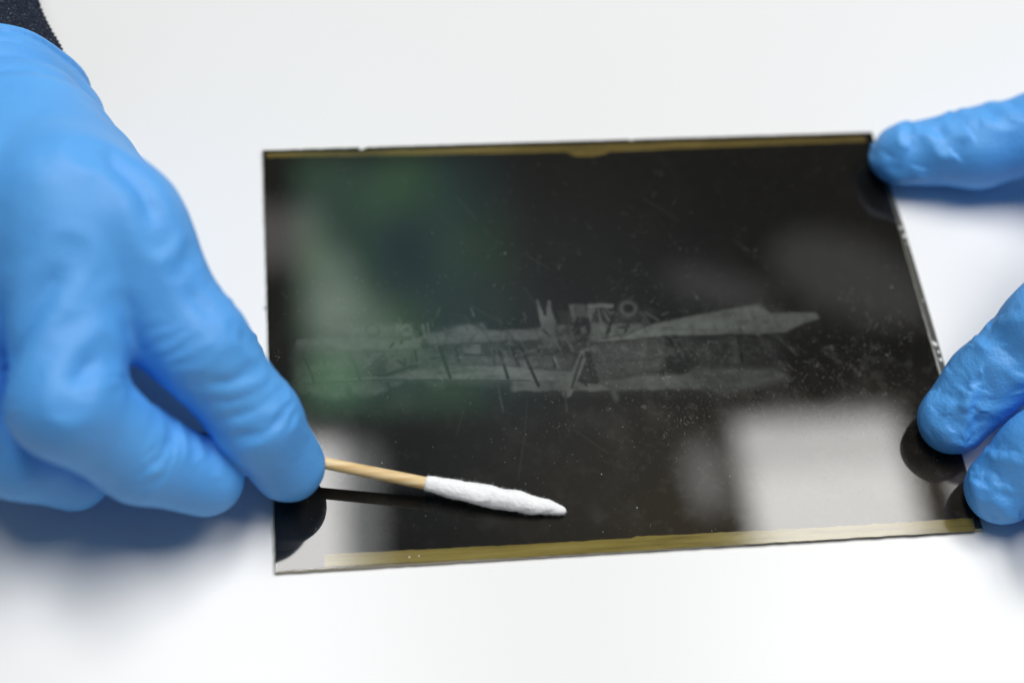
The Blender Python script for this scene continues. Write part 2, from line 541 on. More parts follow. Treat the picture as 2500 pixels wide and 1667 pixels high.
DRAW = [['P', [[-82.72, -1.68], [-68.13, -2.65], [-50.46, -3.39], [-37.23, -3.31], [-8.8, -4.02], [-10.52, -17.83], [-54.38, -12.57], [-68.64, -12.73], [-77.05, -14.14], [-82.47, -13.47]], 0.34, 1.2, 0.9], ['P', [[-24.99, -1.51], [16.11, -3.65], [46.55, -4.79], [46.59, -14.46], [28.26, -21.6], [9.96, -19.31], [-26.62, -17.28]], 0.2, 2.0, 0.8], ['P', [[-82.1, -2.29], [-81.34, 0.95], [-69.26, 0.79], [-63.69, 0.81], [-57.8, 0.11], [-49.22, 0.06], [-46.15, 1.27], [-35.96, 3.51], [-32.16, 1.14], [-21.77, 0.92], [-18.48, 0.23], [-17.03, 1.15], [-8.1, 1.69], [-8.66, -2.84], [-26.12, -2.13], [-37.82, -2.49], [-44.44, -2.34], [-47.84, -3.52], [-57.02, -3.04], [-63.59, -3.27]], 0.62, 0.3, 1.0], ['P', [[-67.73, 5.13], [-59.82, 4.93], [-51.24, 4.29], [-49.91, -0.3], [-57.8, 0.11], [-67.96, 0.64]], 0.42, 0.8, 1.0], ['P', [[-72.36, 4.78], [-67.74, 4.94], [-67.96, 0.64], [-73.19, 0.91]], 0.3, 1.2, 1.0], ['P', [[-58.17, -0.45], [-51.53, 0.18], [-51.58, -0.6], [-56.87, -0.72]], 0.2, 0.3, 1.0], ['P', [[-23.52, 0.3], [-17.01, 1.35], [-16.83, -0.05], [-30.38, -1.32]], 0.45, 0.8, 1.0], ['P', [[-45.5, 1.04], [-45.38, 2.61], [-38.98, 3.39], [-36.61, 3.66]], 0.15, 0.6, 1.0], ['P', [[-34.64, 3.24], [-31.93, 3.5], [-31.16, 1.09], [-32.19, 0.74]], 0.25, 0.6, 1.0], ['P', [[-76.99, -12.46], [-68.58, -11.6], [-59.18, -11.43], [-52.59, -10.2], [-43.31, -8.78], [-29.87, -9.7], [-21.39, -10.93], [-9.86, -12.52], [-10.54, -18.02], [-25.85, -17.17], [-21.63, -14.63], [-54.71, -12.55], [-67.33, -12.5]], 0.78, 0.2, 1.0], ['P', [[-26.18, -13.08], [-26.62, -17.28], [-8.4, -18.29], [1.1, -19.03], [-4.44, -16.18], [-9.89, -15.46], [-19.04, -14.95]], 0.66, 0.3, 1.0], ['P', [[-68.64, -12.73], [-59.57, -12.4], [-58.77, -15.16], [-61.45, -16.88], [-64.38, -17.46], [-67.87, -16.71]], 0.6, 0.5, 1.0], ['P', [[-58.6, -12.53], [-54.4, -12.76], [-55.79, -14.19], [-57.76, -14.65]], 0.5, 0.4, 1.0], ['P', [[-48.9, -13.25], [-44.02, -13.52], [-44.49, -15.19], [-46.83, -16.01], [-48.35, -14.6]], 0.28, 0.9, 1.0], ['P', [[-81.93, -7.08], [-69.26, -5.86], [-69.12, -12.7], [-69.34, -17.19], [-72.72, -17.55], [-81.55, -14.64]], 0.55, 0.8, 1.0], ['P', [[-82.09, -2.1], [-68.79, -2.8], [-69.26, -5.86], [-81.88, -5.56]], 0.3, 0.8, 1.0], ['P', [[-68.16, -3.22], [-62.59, -2.94], [-63.75, -6.15], [-68.31, -6.29]], 0.2, 0.5, 1.0], ['P', [[-62.99, -4.27], [-56.05, -3.29], [-61.95, -8.93], [-65.24, -9.7]], 0.5, 0.4, 1.0], ['P', [[-61.17, -6.67], [-58.88, -6.6], [-58.79, -10.43], [-63.98, -10.34]], 0.18, 0.5, 1.0], ['P', [[-56.05, -3.29], [-51.78, -3.32], [-52.78, -8.27], [-54.08, -8.2]], 0.45, 0.3, 1.0], ['P', [[-51.78, -3.32], [-44.49, -2.92], [-43.31, -8.78], [-50.53, -8.78]], 0.5, 0.5, 1.0], ['P', [[-50.15, -8.03], [-44.83, -7.17], [-45.69, -9.81], [-50.46, -10.12]], 0.3, 0.6, 1.0], ['P', [[-58.57, -6.81], [-53.85, -4.76], [-53.81, -8.98], [-58.77, -10.05]], 0.52, 0.4, 1.0], ['P', [[-38.52, -2.85], [-33.55, -3.03], [-33.31, -5.85], [-38.26, -5.58]], 0.62, 0.25, 1.0], ['P', [[-33.22, -3.05], [-30.55, -3.07], [-30.54, -6.38], [-33.5, -6.03]], 0.18, 0.3, 1.0], ['P', [[-27.16, -2.47], [-16.47, -2.83], [-17.29, -7.09], [-27.53, -6.15]], 0.12, 0.5, 1.0], ['P', [[-13.82, -3.16], [-8.71, -3.24], [-9.19, -7.13], [-13.26, -6.91]], 0.12, 0.5, 1.0], ['P', [[-42.76, -6.12], [-27.57, -6.54], [-24.46, -8.64], [-19.29, -6.98], [-9.24, -7.52], [-9.83, -12.33], [-29.86, -9.51], [-42.97, -8.61]], 0.42, 0.5, 1.0], ['P', [[-27.57, -6.54], [-19.28, -6.9], [-24.42, -8.26]], 0.14, 0.4, 1.0], ['L', [[-27.44, -5.3], [-19.13, -5.63]], 0.35, 0.4, 1.0], ['R', -61.59, 2.85, 1.69, 0.55, 0.08, 1.0], ['R', -61.59, 2.85, 1.37, 0.25, 0.3, 1.0], ['R', -52.69, 2.59, 1.31, 0.9, 0.72, 1.0], ['R', -70.48, 2.72, 1.37, 0.5, 0.15, 0.6], ['P', [[-55.53, 4.71], [-54.53, 4.66], [-54.58, 1.51], [-55.9, 1.58]], 0.62, 0.3, 1.0], ['L', [[-51.12, 3.69], [-49.88, 0.09]], 0.4, 0.2, 1.0], ['L', [[-48.27, 3.94], [-48.01, 0.78]], 0.5, 0.7, 1.0], ['L', [[-46.92, 4.27], [-46.99, 1.12]], 0.4, 0.6, 1.0], ['P', [[-49.37, -1.89], [-48.59, -0.37], [-46.94, -0.45], [-46.63, -2.81], [-47.7, -3.92], [-48.81, -3.28]], 0.14, 0.3, 1.0], ['P', [[-46.79, -2.8], [-44.43, -2.15], [-46.21, -3.81]], 0.2, 0.3, 1.0], ['P', [[-17.16, 10.59], [-16.99, 5.13], [-16.76, 1.14], [-13.5, 0.97], [-12.87, 4.93], [-13.32, 10.4], [-13.98, 10.02], [-14.78, 5.42], [-15.46, 5.46], [-16.48, 10.55]], 0.66, 0.2, 1.0], ['P', [[-16.45, 3.91], [-12.58, 3.91], [-13.05, -3.79], [-14.88, -6.44], [-16.96, -3.59]], 0.55, 0.3, 1.0], ['L', [[-16.4, 0.72], [-15.53, -0.51]], 0.5, 0.15, 1.0], ['L', [[-12.92, 0.14], [-11.84, -0.7]], 0.5, 0.2, 1.0], ['P', [[-3.95, -3.92], [6.89, -1.85], [8.96, -0.63], [18.89, 1.98], [30.78, 4.07], [43.96, 6.13], [46.16, 3.3], [58.83, 2.21], [59.67, 0.58], [48.73, -3.48], [31.46, -3.12], [16.21, -3.0], [1.71, -3.78]], 0.82, 0.3, 1.0], ['P', [[-12.22, 2.23], [-8.47, 2.04], [-7.57, -2.86], [-12.79, -2.58]], 0.5, 0.3, 1.0], ['P', [[-3.53, 2.23], [11.55, 1.46], [12.24, 0.98], [6.51, -1.83], [-3.9, -3.49]], 0.55, 0.4, 1.0], ['P', [[-11.37, 6.19], [13.67, 5.38], [13.1, 1.6], [-11.79, 2.65]], 0.12, 0.6, 1.0], ['P', [[-8.46, 8.29], [-7.32, 8.23], [-7.12, 3.74], [-7.99, 2.9]], 0.62, 0.2, 1.0], ['P', [[-7.11, 8.44], [-3.89, 8.28], [-4.39, 4.41], [-7.2, 4.64]], 0.38, 0.2, 1.0], ['P', [[-3.49, 8.49], [3.91, 8.12], [3.54, 6.79], [-3.69, 6.92]], 0.8, 0.2, 1.0], ['P', [[-3.69, 6.92], [-1.42, 6.81], [-2.85, 3.08], [-3.59, 1.79], [-4.25, 4.04]], 0.6, 0.2, 1.0], ['P', [[-8.69, 0.28], [-7.02, 3.96], [-3.61, 4.01], [-3.31, 0.44], [-4.16, -2.6], [-6.31, -4.76], [-8.21, -1.95]], 0.03, 0.2, 1.0], ['P', [[-6.14, 1.03], [-4.77, 1.4], [-4.35, -0.61], [-5.86, -1.19]], 0.5, 0.3, 1.0], ['R', 7.49, 6.37, 2.29, 1.4, 0.46, 1.0], ['R', 7.49, 6.37, 2.84, 0.3, 0.1, 1.0], ['L', [[-0.72, 6.33], [-0.46, -0.81]], 0.4, 0.6, 1.0], ['L', [[0.42, 6.27], [1.79, 2.4]], 0.25, 0.6, 1.0], ['L', [[1.23, 6.68], [3.49, 3.65]], 0.25, 0.5, 1.0], ['L', [[10.56, 5.09], [12.46, 1.19]], 0.3, 0.45, 1.0], ['L', [[11.89, 5.02], [15.09, 2.17]], 0.3, 0.45, 1.0], ['L', [[3.48, 5.0], [0.17, -2.6]], 0.8, 0.04, 1.0], ['L', [[6.61, 1.49], [5.7, -0.9]], 0.5, 0.05, 1.0], ['L', [[4.0, 0.51], [6.86, 0.59]], 0.5, 0.1, 1.0], ['L', [[-23.13, -3.35], [-19.57, -16.4]], 0.6, 0.03, 1.0], ['L', [[19.62, -4.28], [23.41, -19.72]], 0.65, 0.03, 1.0], ['L', [[27.9, -3.82], [28.44, -7.38]], 0.6, 0.05, 1.0], ['L', [[44.62, -14.78], [46.09, -21.32]], 0.5, 0.03, 1.0], ['L', [[-25.11, -4.55], [-24.18, -9.77]], 0.5, 0.05, 1.0], ['L', [[-8.07, -15.68], [-4.44, -16.18]], 0.6, 0.04, 1.0], ['L', [[-7.37, -16.02], [-6.95, -17.02]], 0.4, 0.05, 1.0], ['L', [[-14.51, -7.71], [-12.47, -18.48]], 0.55, 0.72, 1.0], ['L', [[-10.23, -3.16], [-9.12, -6.26]], 0.5, 0.5, 1.0], ['P', [[-5.46, -6.89], [1.59, -4.65], [16.14, -3.43], [15.34, -11.04], [6.95, -14.46], [-4.4, -15.89]], 0.3, 0.4, 1.0], ['P', [[10.02, -3.77], [11.71, -3.86], [8.75, -12.41], [8.19, -12.38]], 0.42, 0.3, 1.0], ['P', [[-4.44, -16.18], [6.89, -14.88], [21.21, -14.38], [23.68, -19.86], [9.94, -19.44], [1.1, -19.03]], 0.52, 0.4, 1.0], ['L', [[-5.96, -6.43], [-12.37, -19.12]], 2.1, 0.75, 1.0], ['L', [[-5.33, -7.33], [-4.38, -15.76]], 1.6, 0.1, 1.0], ['L', [[-7.11, -8.11], [-10.86, -17.31]], 0.5, 0.2, 1.0], ['P', [[-4.61, -6.07], [-1.31, -3.84], [-3.18, -6.58]], 0.6, 0.3, 1.0], ['P', [[-7.07, -4.85], [-4.47, -4.99], [-5.35, -6.03], [-6.84, -5.95]], 0.05, 0.3, 1.0], ['P', [[-13.2, -18.44], [-11.69, -18.11], [-12.08, -19.77], [-13.07, -19.8]], 0.6, 0.3, 1.0], ['P', [[-1.33, -17.84], [0.45, -18.36], [0.54, -21.74], [-0.24, -22.03]], 0.45, 0.5, 1.0], ['P', [[16.14, -3.43], [18.63, -3.34], [18.15, -6.4], [16.44, -6.39]], 0.03, 0.2, 1.0], ['P', [[16.34, -6.52], [17.92, -6.6], [17.74, -9.0], [15.86, -8.9]], 0.35, 0.3, 1.0], ['P', [[15.39, -9.52], [20.33, -9.35], [20.3, -13.04], [21.72, -13.54], [19.21, -15.13], [14.74, -14.88]], 0.05, 0.4, 1.0], ['P', [[12.71, -13.49], [14.42, -13.36], [13.94, -15.27], [12.64, -15.2]], 0.03, 0.3, 1.0], ['P', [[33.89, -4.58], [35.03, -4.64], [35.14, -12.54], [33.3, -12.22]], 0.4, 0.5, 1.0], ['L', [[35.9, -5.13], [35.86, -11.71]], 0.5, 0.02, 1.0], ['P', [[22.73, -9.7], [26.93, -7.3], [28.21, -8.68], [25.45, -11.58]], 0.3, 0.9, 1.0], ['P', [[21.28, -13.95], [29.65, -13.54], [44.7, -14.36], [47.81, -17.98], [31.95, -21.89], [23.68, -19.86]], 0.46, 0.8, 1.0], ['P', [[42.8, 6.19], [46.58, 5.55], [50.4, 3.09], [47.27, 3.02]], 0.12, 0.8, 1.0], ['L', [[-44.35, -3.32], [-42.32, -12.66]], 0.62, 0.03, 1.0], ['L', [[-28.86, -4.53], [-27.29, -13.6]], 0.62, 0.03, 1.0], ['L', [[-67.89, -3.05], [-65.75, -11.87]], 0.45, 0.03, 1.0], ['L', [[-79.6, -4.92], [-77.44, -11.87]], 0.4, 0.03, 1.0], ['L', [[-40.1, -3.93], [-39.59, -7.64]], 0.5, 0.03, 1.0], ['L', [[-30.23, -4.84], [-30.43, -9.29]], 0.5, 0.03, 1.0], ['L', [[-25.22, -4.72], [-24.48, -8.84]], 0.5, 0.03, 1.0], ['L', [[-57.32, -2.64], [-56.41, -1.32]], 0.5, 0.03, 1.0], ['L', [[-50.83, -3.95], [-50.68, -7.24]], 0.4, 0.03, 1.0], ['L', [[-75.01, -3.63], [-74.59, -6.72]], 0.25, 0.03, 1.0], ['L', [[-53.79, -6.3], [-53.67, -7.84]], 0.4, 0.03, 1.0], ['L', [[-55.77, -6.58], [-53.77, -8.41]], 0.3, 0.03, 1.0], ['L', [[-54.06, -0.67], [-54.46, -1.62]], 0.3, 0.03, 1.0], ['L', [[-63.91, -3.26], [-63.03, -5.04]], 0.5, 0.03, 1.0], ['L', [[-14.66, -7.42], [-14.54, -10.72]], 0.5, 0.03, 1.0], ['L', [[-14.51, -7.62], [-12.66, -15.81]], 0.5, 0.75, 1.0], ['L', [[-62.39, -10.8], [-58.82, -10.92], [-56.16, -9.93], [-53.5, -9.19], [-50.5, -8.4]], 0.4, 0.06, 1.0], ['L', [[-52.24, -9.83], [-50.54, -8.97]], 0.3, 0.1, 1.0], ['L', [[-46.76, -6.68], [-44.42, -6.22]], 0.4, 0.2, 1.0], ['L', [[-38.11, -5.79], [-30.88, -6.44]], 0.35, 0.08, 1.0], ['L', [[-64.93, -9.91], [-58.75, -4.49]], 0.5, 0.2, 1.0], ['L', [[-80.19, -12.47], [-59.24, -12.3], [-21.63, -14.63]], 0.18, 0.12, 0.8], ['P', [[-80.8, -15.99], [-79.0, -14.78], [-78.65, -15.73], [-80.2, -17.13]], -0.15, 0.1, 1.0], ['P', [[-44.21, 11.12], [-42.4, 10.62], [-43.11, 10.14]], -0.03, 0.2, 1.0], ['L', [[-35.01, 8.45], [-34.39, 6.01]], 0.12, 0.5, 1.0], ['L', [[-32.77, 3.54], [-31.62, 1.5]], 0.15, 0.6, 1.0], ['L', [[-30.16, -14.28], [-29.61, -23.53]], 0.3, 0.22, 1.0], ['L', [[-12.81, -18.47], [-13.05, -24.47]], 0.25, 0.2, 1.0], ['L', [[-23.1, -20.65], [-24.77, -30.85], [-27.76, -43.18]], 0.35, 0.1, 0.7], ['L', [[-80.91, -9.59], [-53.93, -9.74]], 0.1, 0.1, 0.5]]
for item in DRAW:
    k = item[0]
    if k == 'P': poly(*item[1:])
    elif k == 'L': line(*item[1:])
    elif k == 'R': ring(*item[1:])
def soften(a, it=1):
    for _ in range(it):
        a = np.pad(a, 1, mode='edge')
        a = (a[:-2, 1:-1] + a[2:, 1:-1] + a[1:-1, :-2] + a[1:-1, 2:] + 2 * a[1:-1, 1:-1]) / 6
    return a
# the clutter of the airfield: many small faint marks between the wings
r3 = np.random.default_rng(19)
for _ in range(900):
    cx = r3.normal(-22, 34); cy = r3.normal(-3.5, 5.0)
    if not (-80 < cx < 62 and -15 < cy < 12): continue
    a_ = r3.choice([r3.normal(0, 0.2), r3.normal(-1.2, 0.25), r3.uniform(0, 3.14)]); L_ = r3.uniform(0.5, 3.2) / 2
    line([(cx - L_ * math.cos(a_), cy - L_ * math.sin(a_)), (cx + L_ * math.cos(a_), cy + L_ * math.sin(a_))], r3.uniform(0.05, 0.45), r3.choice([0.05, 0.2, 0.55, 0.8]), r3.uniform(0.12, 0.42))
for _ in range(46):        # rigging wires and spars
    cx = r3.uniform(-72, 52); cy = r3.normal(-4, 3.0); a_ = r3.choice([-1.15, -1.95, -0.35, 0.35]) + r3.normal(0, 0.12); L_ = r3.uniform(3, 8) / 2
    line([(cx - L_ * math.cos(a_), cy - L_ * math.sin(a_)), (cx + L_ * math.cos(a_), cy + L_ * math.sin(a_))], 0.06, r3.choice([0.05, 0.75]), r3.uniform(0.2, 0.45))
for _ in range(34):        # hairline scratches in the gelatine
    cx = r3.uniform(-60, 82); cy = r3.uniform(-58, 45); a_ = r3.normal(-1.3, 0.5); L_ = r3.uniform(1, 11) / 2
    line([(cx - L_ * math.cos(a_), cy - L_ * math.sin(a_)), (cx + L_ * math.cos(a_ + 0.1), cy + L_ * math.sin(a_ + 0.1))], 0.04, 0.45, r3.uniform(0.12, 0.4))
streak = vnoise(np.stack([PXY[:, 0] * 0.12 + PXY[:, 1] * 0.02, PXY[:, 1] * 1.0, PXY[:, 2]], 1), 1.1, 31).reshape(GY, GX)
tex = 1 + 0.50 * fbm(11, 40) + 0.16 * streak + 0.36 * fbm(1.6, 47, 3)
fade = (1 - 0.50 * np.clip((XX - 5) / 70, 0, 1)) * (1 - 0.45 * np.clip((-XX - 38) / 30, 0, 1))
sil = np.clip(soften(silver) * tex * fade, 0, 1)
tone = np.clip(0.5 + 0.9 * fbm(60, 3), 0, 1)
mid = np.exp(-((XX + 22) / 50) ** 2 - ((YY + 6) / 55) ** 2)          # bluish silvering round the middle, plus mirrored-room veil painted into the colour
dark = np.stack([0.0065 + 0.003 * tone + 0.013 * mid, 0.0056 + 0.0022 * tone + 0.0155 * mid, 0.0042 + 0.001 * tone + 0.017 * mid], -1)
warm = np.clip((-YY - 12) / 40, 0, 1) * np.clip((XX + 50) / 60, 0, 1)
dark += warm[..., None] * np.array([0.016, 0.0115, 0.006])  # brown lower part, also lifted to paint in the room's veil
low = np.clip((18 - YY) / 30, 0.15, 1)
grime = (np.clip(fbm(9, 61, 5) - 0.05, 0, 1) * low)[..., None] * np.array([0.017, 0.0165, 0.015])
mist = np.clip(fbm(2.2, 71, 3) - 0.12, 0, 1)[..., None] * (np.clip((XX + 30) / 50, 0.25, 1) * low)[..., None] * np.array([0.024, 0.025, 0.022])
light = np.stack([0.094 + 0 * XX, 0.102 + 0 * XX, 0.092 + 0 * XX], -1)
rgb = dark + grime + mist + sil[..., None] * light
jj, ii = np.meshgrid(np.arange(GY - 1), np.arange(GX - 1), indexing='ij')
a = (jj * GX + ii).ravel()
EF = np.stack([a, a + 1, a + GX + 1, a + GX], 1)
ev = PXY.copy(); ev[:, 2] = PT + 0.02
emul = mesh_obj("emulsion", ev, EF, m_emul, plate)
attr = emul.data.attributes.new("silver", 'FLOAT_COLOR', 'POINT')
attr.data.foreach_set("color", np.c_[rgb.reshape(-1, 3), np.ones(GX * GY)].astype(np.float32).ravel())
emul["label"] = "dark silver emulsion with the faint picture of a biplane upside down"

def slab(name, pts, z0, z1, mat, parent, label=None):
    pts = np.asarray(pts, float); n = len(pts)
    v = np.concatenate([np.c_[pts, np.full(n, z0)], np.c_[pts, np.full(n, z1)]])
    f = [tuple(range(n, 2 * n)), tuple(reversed(range(n)))]
    f += [(i, (i + 1) % n, n + (i + 1) % n, n + i) for i in range(n)]
    o = mesh_obj(name, v, f, mat, parent, smooth=False)
    if label: o["label"] = label
    return o
def ragged(top, bot, step=1.5, j=0.05):
    """closed strip outline between two polylines with slightly torn edges"""
    def res(pl):
        out = []
        for a, b_ in zip(pl, pl[1:]):
            L = math.hypot(b_[0] - a[0], b_[1] - a[1]); k = max(1, int(L / step))
            for i in range(k):
                t = i / k
                out.append((a[0] + (b_[0] - a[0]) * t + rng.normal(0, j) * (i > 0) * 0.3, a[1] + (b_[1] - a[1]) * t + rng.normal(0, j) * (i > 0)))
        out.append(pl[-1]); return out
    return res(bot) + res(top[::-1])
STRIPS = [([[-87.83, 63.34], [-64.94, 63.09], [-2.68, 62.94], [48.64, 62.94], [86.06, 63.02]], [[-87.87, 61.63], [-65.03, 61.22], [-40.45, 60.74], [-18.06, 60.51], [-2.98, 60.4], [-0.9, 58.9], [4.34, 58.38], [7.99, 59.19], [9.64, 60.08], [48.21, 60.53], [86.25, 60.89]], 'b', 'brown and olive bare strip along the top edge'), ([[-76.94, -60.66], [-60.62, -60.81], [-28.58, -61.16], [-5.65, -61.23], [-1.39, -61.27], [0.0, -60.77], [10.75, -61.11], [23.05, -61.19], [48.71, -61.39], [87.04, -61.29]], [[-77.08, -63.99], [-28.94, -64.52], [25.65, -64.7], [86.66, -64.93]], 'o', 'olive yellow bare strip along the bottom edge'), ([[88.01, 48.9], [88.85, 30.17], [89.3, 3.5], [89.73, -21.62]], [[89.44, 48.84], [90.37, 30.1], [90.78, 3.43], [90.93, -21.68]], 'g', 'thin grey bare line along the right edge')]
for (tp, bt, mk, lab) in STRIPS:
    pts = ragged(tp, bt)
    c = np.array(pts)
    area2 = np.sum(c[:, 0] * np.roll(c[:, 1], -1) - np.roll(c[:, 0], -1) * c[:, 1])
    if area2 < 0: pts = pts[::-1]
    slab("edge_strip", pts, PT + 0.025, PT + 0.05, {'o': m_strip, 'b': m_brownstrip, 'g': m_greystrip}[mk], plate, lab)

# flaked bites along the edges
CHIPS = [(-78.32, 64.54, 2.2, 1.1, 0.1), (-72.83, 64.49, 2.0, 1.2, 0), (-65.85, 64.54, 2.4, 1.2, 0.2), (-60.95, 64.19, 4.0, 2.2, 0.4), (-57.24, 64.52, 2.2, 1.0, 0.4), (-50.32, 64.58, 0.8, 0.5, 0), (-40.16, 64.51, 1.0, 0.45, 0), (-18.92, 64.35, 0.9, 0.4, 0), (16.58, 64.14, 2.4, 0.8, 0), (35.92, 64.39, 1.0, 0.4, 0), (89.34, 29.53, 1.5, 2.0, 0.3), (89.68, 26.63, 1.7, 2.0, 0.3), (89.96, 24.05, 0.8, 1.0, 0.2), (89.89, -9.26, 1.8, 3.0, 0.35), (90.24, -11.78, 1.4, 1.8, 0.35), (90.24, -14.27, 1.8, 2.4, 0.3), (89.9, 4.91, 0.5, 1.2, 0.3), (-56.51, -62.7, 0.8, 0.8, 0), (-54.17, -62.63, 0.6, 0.6, 0), (-89.04, 47.65, 0.4, 1.2, 0), (-89.08, 40.94, 0.4, 1.0, 0), (-89.29, 12.38, 0.4, 1.6, 0)]
for (cx, cy, w, h_, ang) in CHIPS:
    k = 9; vs = []; ca, sa = math.cos(ang), math.sin(ang)
    for i in range(k):
        t = 2 * math.pi * i / k; rr = rng.uniform(0.7, 1.15)
        x, y = w / 2 * rr * math.cos(t), h_ / 2 * rr * math.sin(t)
        vs.append((cx + x * ca - y * sa, cy + x * sa + y * ca, PT - 0.3))
    for i in range(k):
        t = 2 * math.pi * i / k + .3; rr = rng.uniform(0.35, 0.6)
        x, y = w / 2 * rr * math.cos(t), h_ / 2 * rr * math.sin(t)
        vs.append((cx + x * ca - y * sa, cy + x * sa + y * ca, PT + rng.uniform(0.06, 0.14)))
    fs = [(i, (i + 1) % k, k + (i + 1) % k, k + i) for i in range(k)] + [tuple(range(k, 2 * k))]
    mesh_obj("chip", vs, fs, m_chip, plate, smooth=False)

# dust grains and lint on the plate
dv, df = [], []
def grain(x, y, r):
    s = len(dv); k = 5; a0 = rng.uniform(0, 6)
    dv.append((x, y, PT + 0.06 + 0.35 * r))
    for i in range(k):
        t = a0 + 2 * math.pi * i / k; rr = r * rng.uniform(0.6, 1.2)
        dv.append((x + rr * math.cos(t), y + rr * math.sin(t), PT + 0.055))
    for i in range(k): df.append((s, s + 1 + i, s + 1 + (i + 1) % k))
def lint(x, y, L, w):
    a0 = rng.uniform(0, 6.28); bend = rng.normal(0, 1.2); s = len(dv); k = 5
    for i in range(k):
        a_ = a0 + bend * i / k; x += L / k * math.cos(a_); y += L / k * math.sin(a_)
        nx, ny = -math.sin(a_) * w / 2, math.cos(a_) * w / 2
        dv.append((x + nx, y + ny, PT + 0.07)); dv.append((x - nx, y - ny, PT + 0.07))
    for i in range(k - 1): df.append((s + 2 * i, s + 2 * i + 1, s + 2 * i + 3, s + 2 * i + 2))
def dens(x, y):
    d = 0.12 + 0.85 * math.exp(-((x - 35) / 30) ** 2 - ((y + 17) / 15) ** 2) + 0.35 * math.exp(-((x - 15) / 25) ** 2 - ((y + 20) / 16) ** 2)
    d += 0.45 * math.exp(-((x - 75) / 12) ** 2 - ((y + 12) / 20) ** 2) + 0.35 * math.exp(-((x + 86) / 3) ** 2 - ((y + 2) / 16) ** 2)
    d += 0.28 * math.exp(-((x - 50) / 28) ** 2 - ((y + 42) / 16) ** 2) + 0.2 * math.exp(-((x - 5) / 45) ** 2 - ((y - 5) / 30) ** 2)
    return d
cl = [(rng.uniform(-88, 88), rng.uniform(-63, 63), rng.uniform(0.4, 3)) for _ in range(420)]
cl = [c for c in cl if rng.random() < dens(c[0], c[1]) * 2.2]
cnt = 0
while cnt < 8500:
    if rng.random() < 0.5:
        x, y = rng.uniform(-88, 88), rng.uniform(-63, 63)
    else:
        c = cl[rng.integers(len(cl))]; x, y = rng.normal(c[0], c[2]), rng.normal(c[1], c[2])
    if abs(x) > 88 or abs(y) > 63.5 or rng.random() > dens(x, y): continue
    if rng.random() < 0.988: grain(x, y, 0.024 + 0.09 * rng.random() ** 8 + 0.018 * rng.random())
    else: lint(x, y, rng.uniform(0.3, 1.1), 0.028)
    cnt += 1
for (x, y, r) in [(1.24, -53.04, 0.22), (-24.06, 26.0, 0.22), (19.15, -60.57, 0.16), (-6.41, -43.12, 0.2), (26.34, -45.74, 0.16), (0.84, -29.79, 0.14), (82.03, 9.64, 0.2), (45.95, 23.82, 0.18), (15.87, 12.84, 0.14), (17.78, 13.47, 0.12), (-61.57, -36.56, 0.2), (-41.43, -42.34, 0.1), (-37.27, -67.56, 0.1), (-55.76, -20.1, 0.1)]: grain(x, y, r)
dust = mesh_obj("dust", dv, df, m_dust, plate)
dust["kind"] = "stuff"; dust["label"] = "pale dust grains and lint scattered on the dark plate"

# ------------------------------------------------------------------ cotton swab
SA = np.array([-111.93, -31.8, 13.55]); SB = np.array([-51.72, -45.64, 6.7]); SC = np.array([-17.0, -53.62, 2.75])   # hidden end, start of cotton, tip
swab = empty("cotton_swab", tuple(SC - np.array([0, 0, SC[2] - PT])))
tag(swab, "wooden stick swab with a long white cotton tip held over the dark plate", "cotton swab")
def tube(A, B, prof, k, bump=None, cap=True):
    ax = B - A; L = np.linalg.norm(ax); ax /= L
    u = np.cross(ax, (0, 0, 1)); u /= np.linalg.norm(u); w = np.cross(ax, u)
    V = []
    for (t, r) in prof:
        for i in range(k):
            th = 2 * math.pi * i / k
            V.append(A + ax * t * L + (u * math.cos(th) + w * math.sin(th)) * r)
    V = np.array(V); m = len(prof)
    Fq = [(r * k + i, (r + 1) * k + i, (r + 1) * k + (i + 1) % k, r * k + (i + 1) % k) for r in range(m - 1) for i in range(k)]
    Fq += [tuple(range(k)), tuple(reversed(range((m - 1) * k, m * k)))]
    return V, Fq
V, Fq = tube(SA, SB + (SC - SB) * 0.3, [(t, 1.52 + 0.06 * math.sin(9 * t)) for t in np.linspace(0, 1, 30)], 28)
stick = mesh_obj("stick", V, Fq, m_wood, swab)
prof = [(0.0, 1.50), (0.004, 1.75), (0.03, 1.95), (0.08, 2.0), (0.15, 2.15), (0.25, 2.45), (0.40, 2.75), (0.55, 2.65), (0.68, 2.5), (0.78, 2.3), (0.86, 2.1), (0.93, 1.55), (0.975, 1.1), (0.993, 0.7), (1.0, 0.3)]
tt = np.linspace(0, 1, 110) ** 0.95
pr = [(t, float(np.interp(t, [p[0] for p in prof], [p[1] for p in prof]))) for t in tt]
V, Fq = tube(SB, SC, pr, 64)
ctr = SB + np.clip(((V - SB) @ (SC - SB)) / ((SC - SB) @ (SC - SB)), 0, 1)[:, None] * (SC - SB)
dirn = V - ctr; dirn /= np.maximum(np.linalg.norm(dirn, axis=1, keepdims=True), 1e-6)
tpar = ((V - SB) @ (SC - SB)) / ((SC - SB) @ (SC - SB))
tw = tpar * 30 + np.arctan2(dirn[:, 2], dirn[:, 1]) * 1.0
disp = 0.30 * vnoise(V, 3.2, 3) + 0.15 * vnoise(V, 1.4, 4) + 0.09 * vnoise(V, 0.5, 6) + 0.10 * np.sin(tw)
V = V + dirn * (disp * np.clip(np.minimum(tpar * 12, (1.02 - tpar) * 9), 0.25, 1))[:, None]
V[:, 2] = np.maximum(V[:, 2], PT + 0.08)
tip = mesh_obj("cotton_tip", V, Fq, m_cotton, swab)
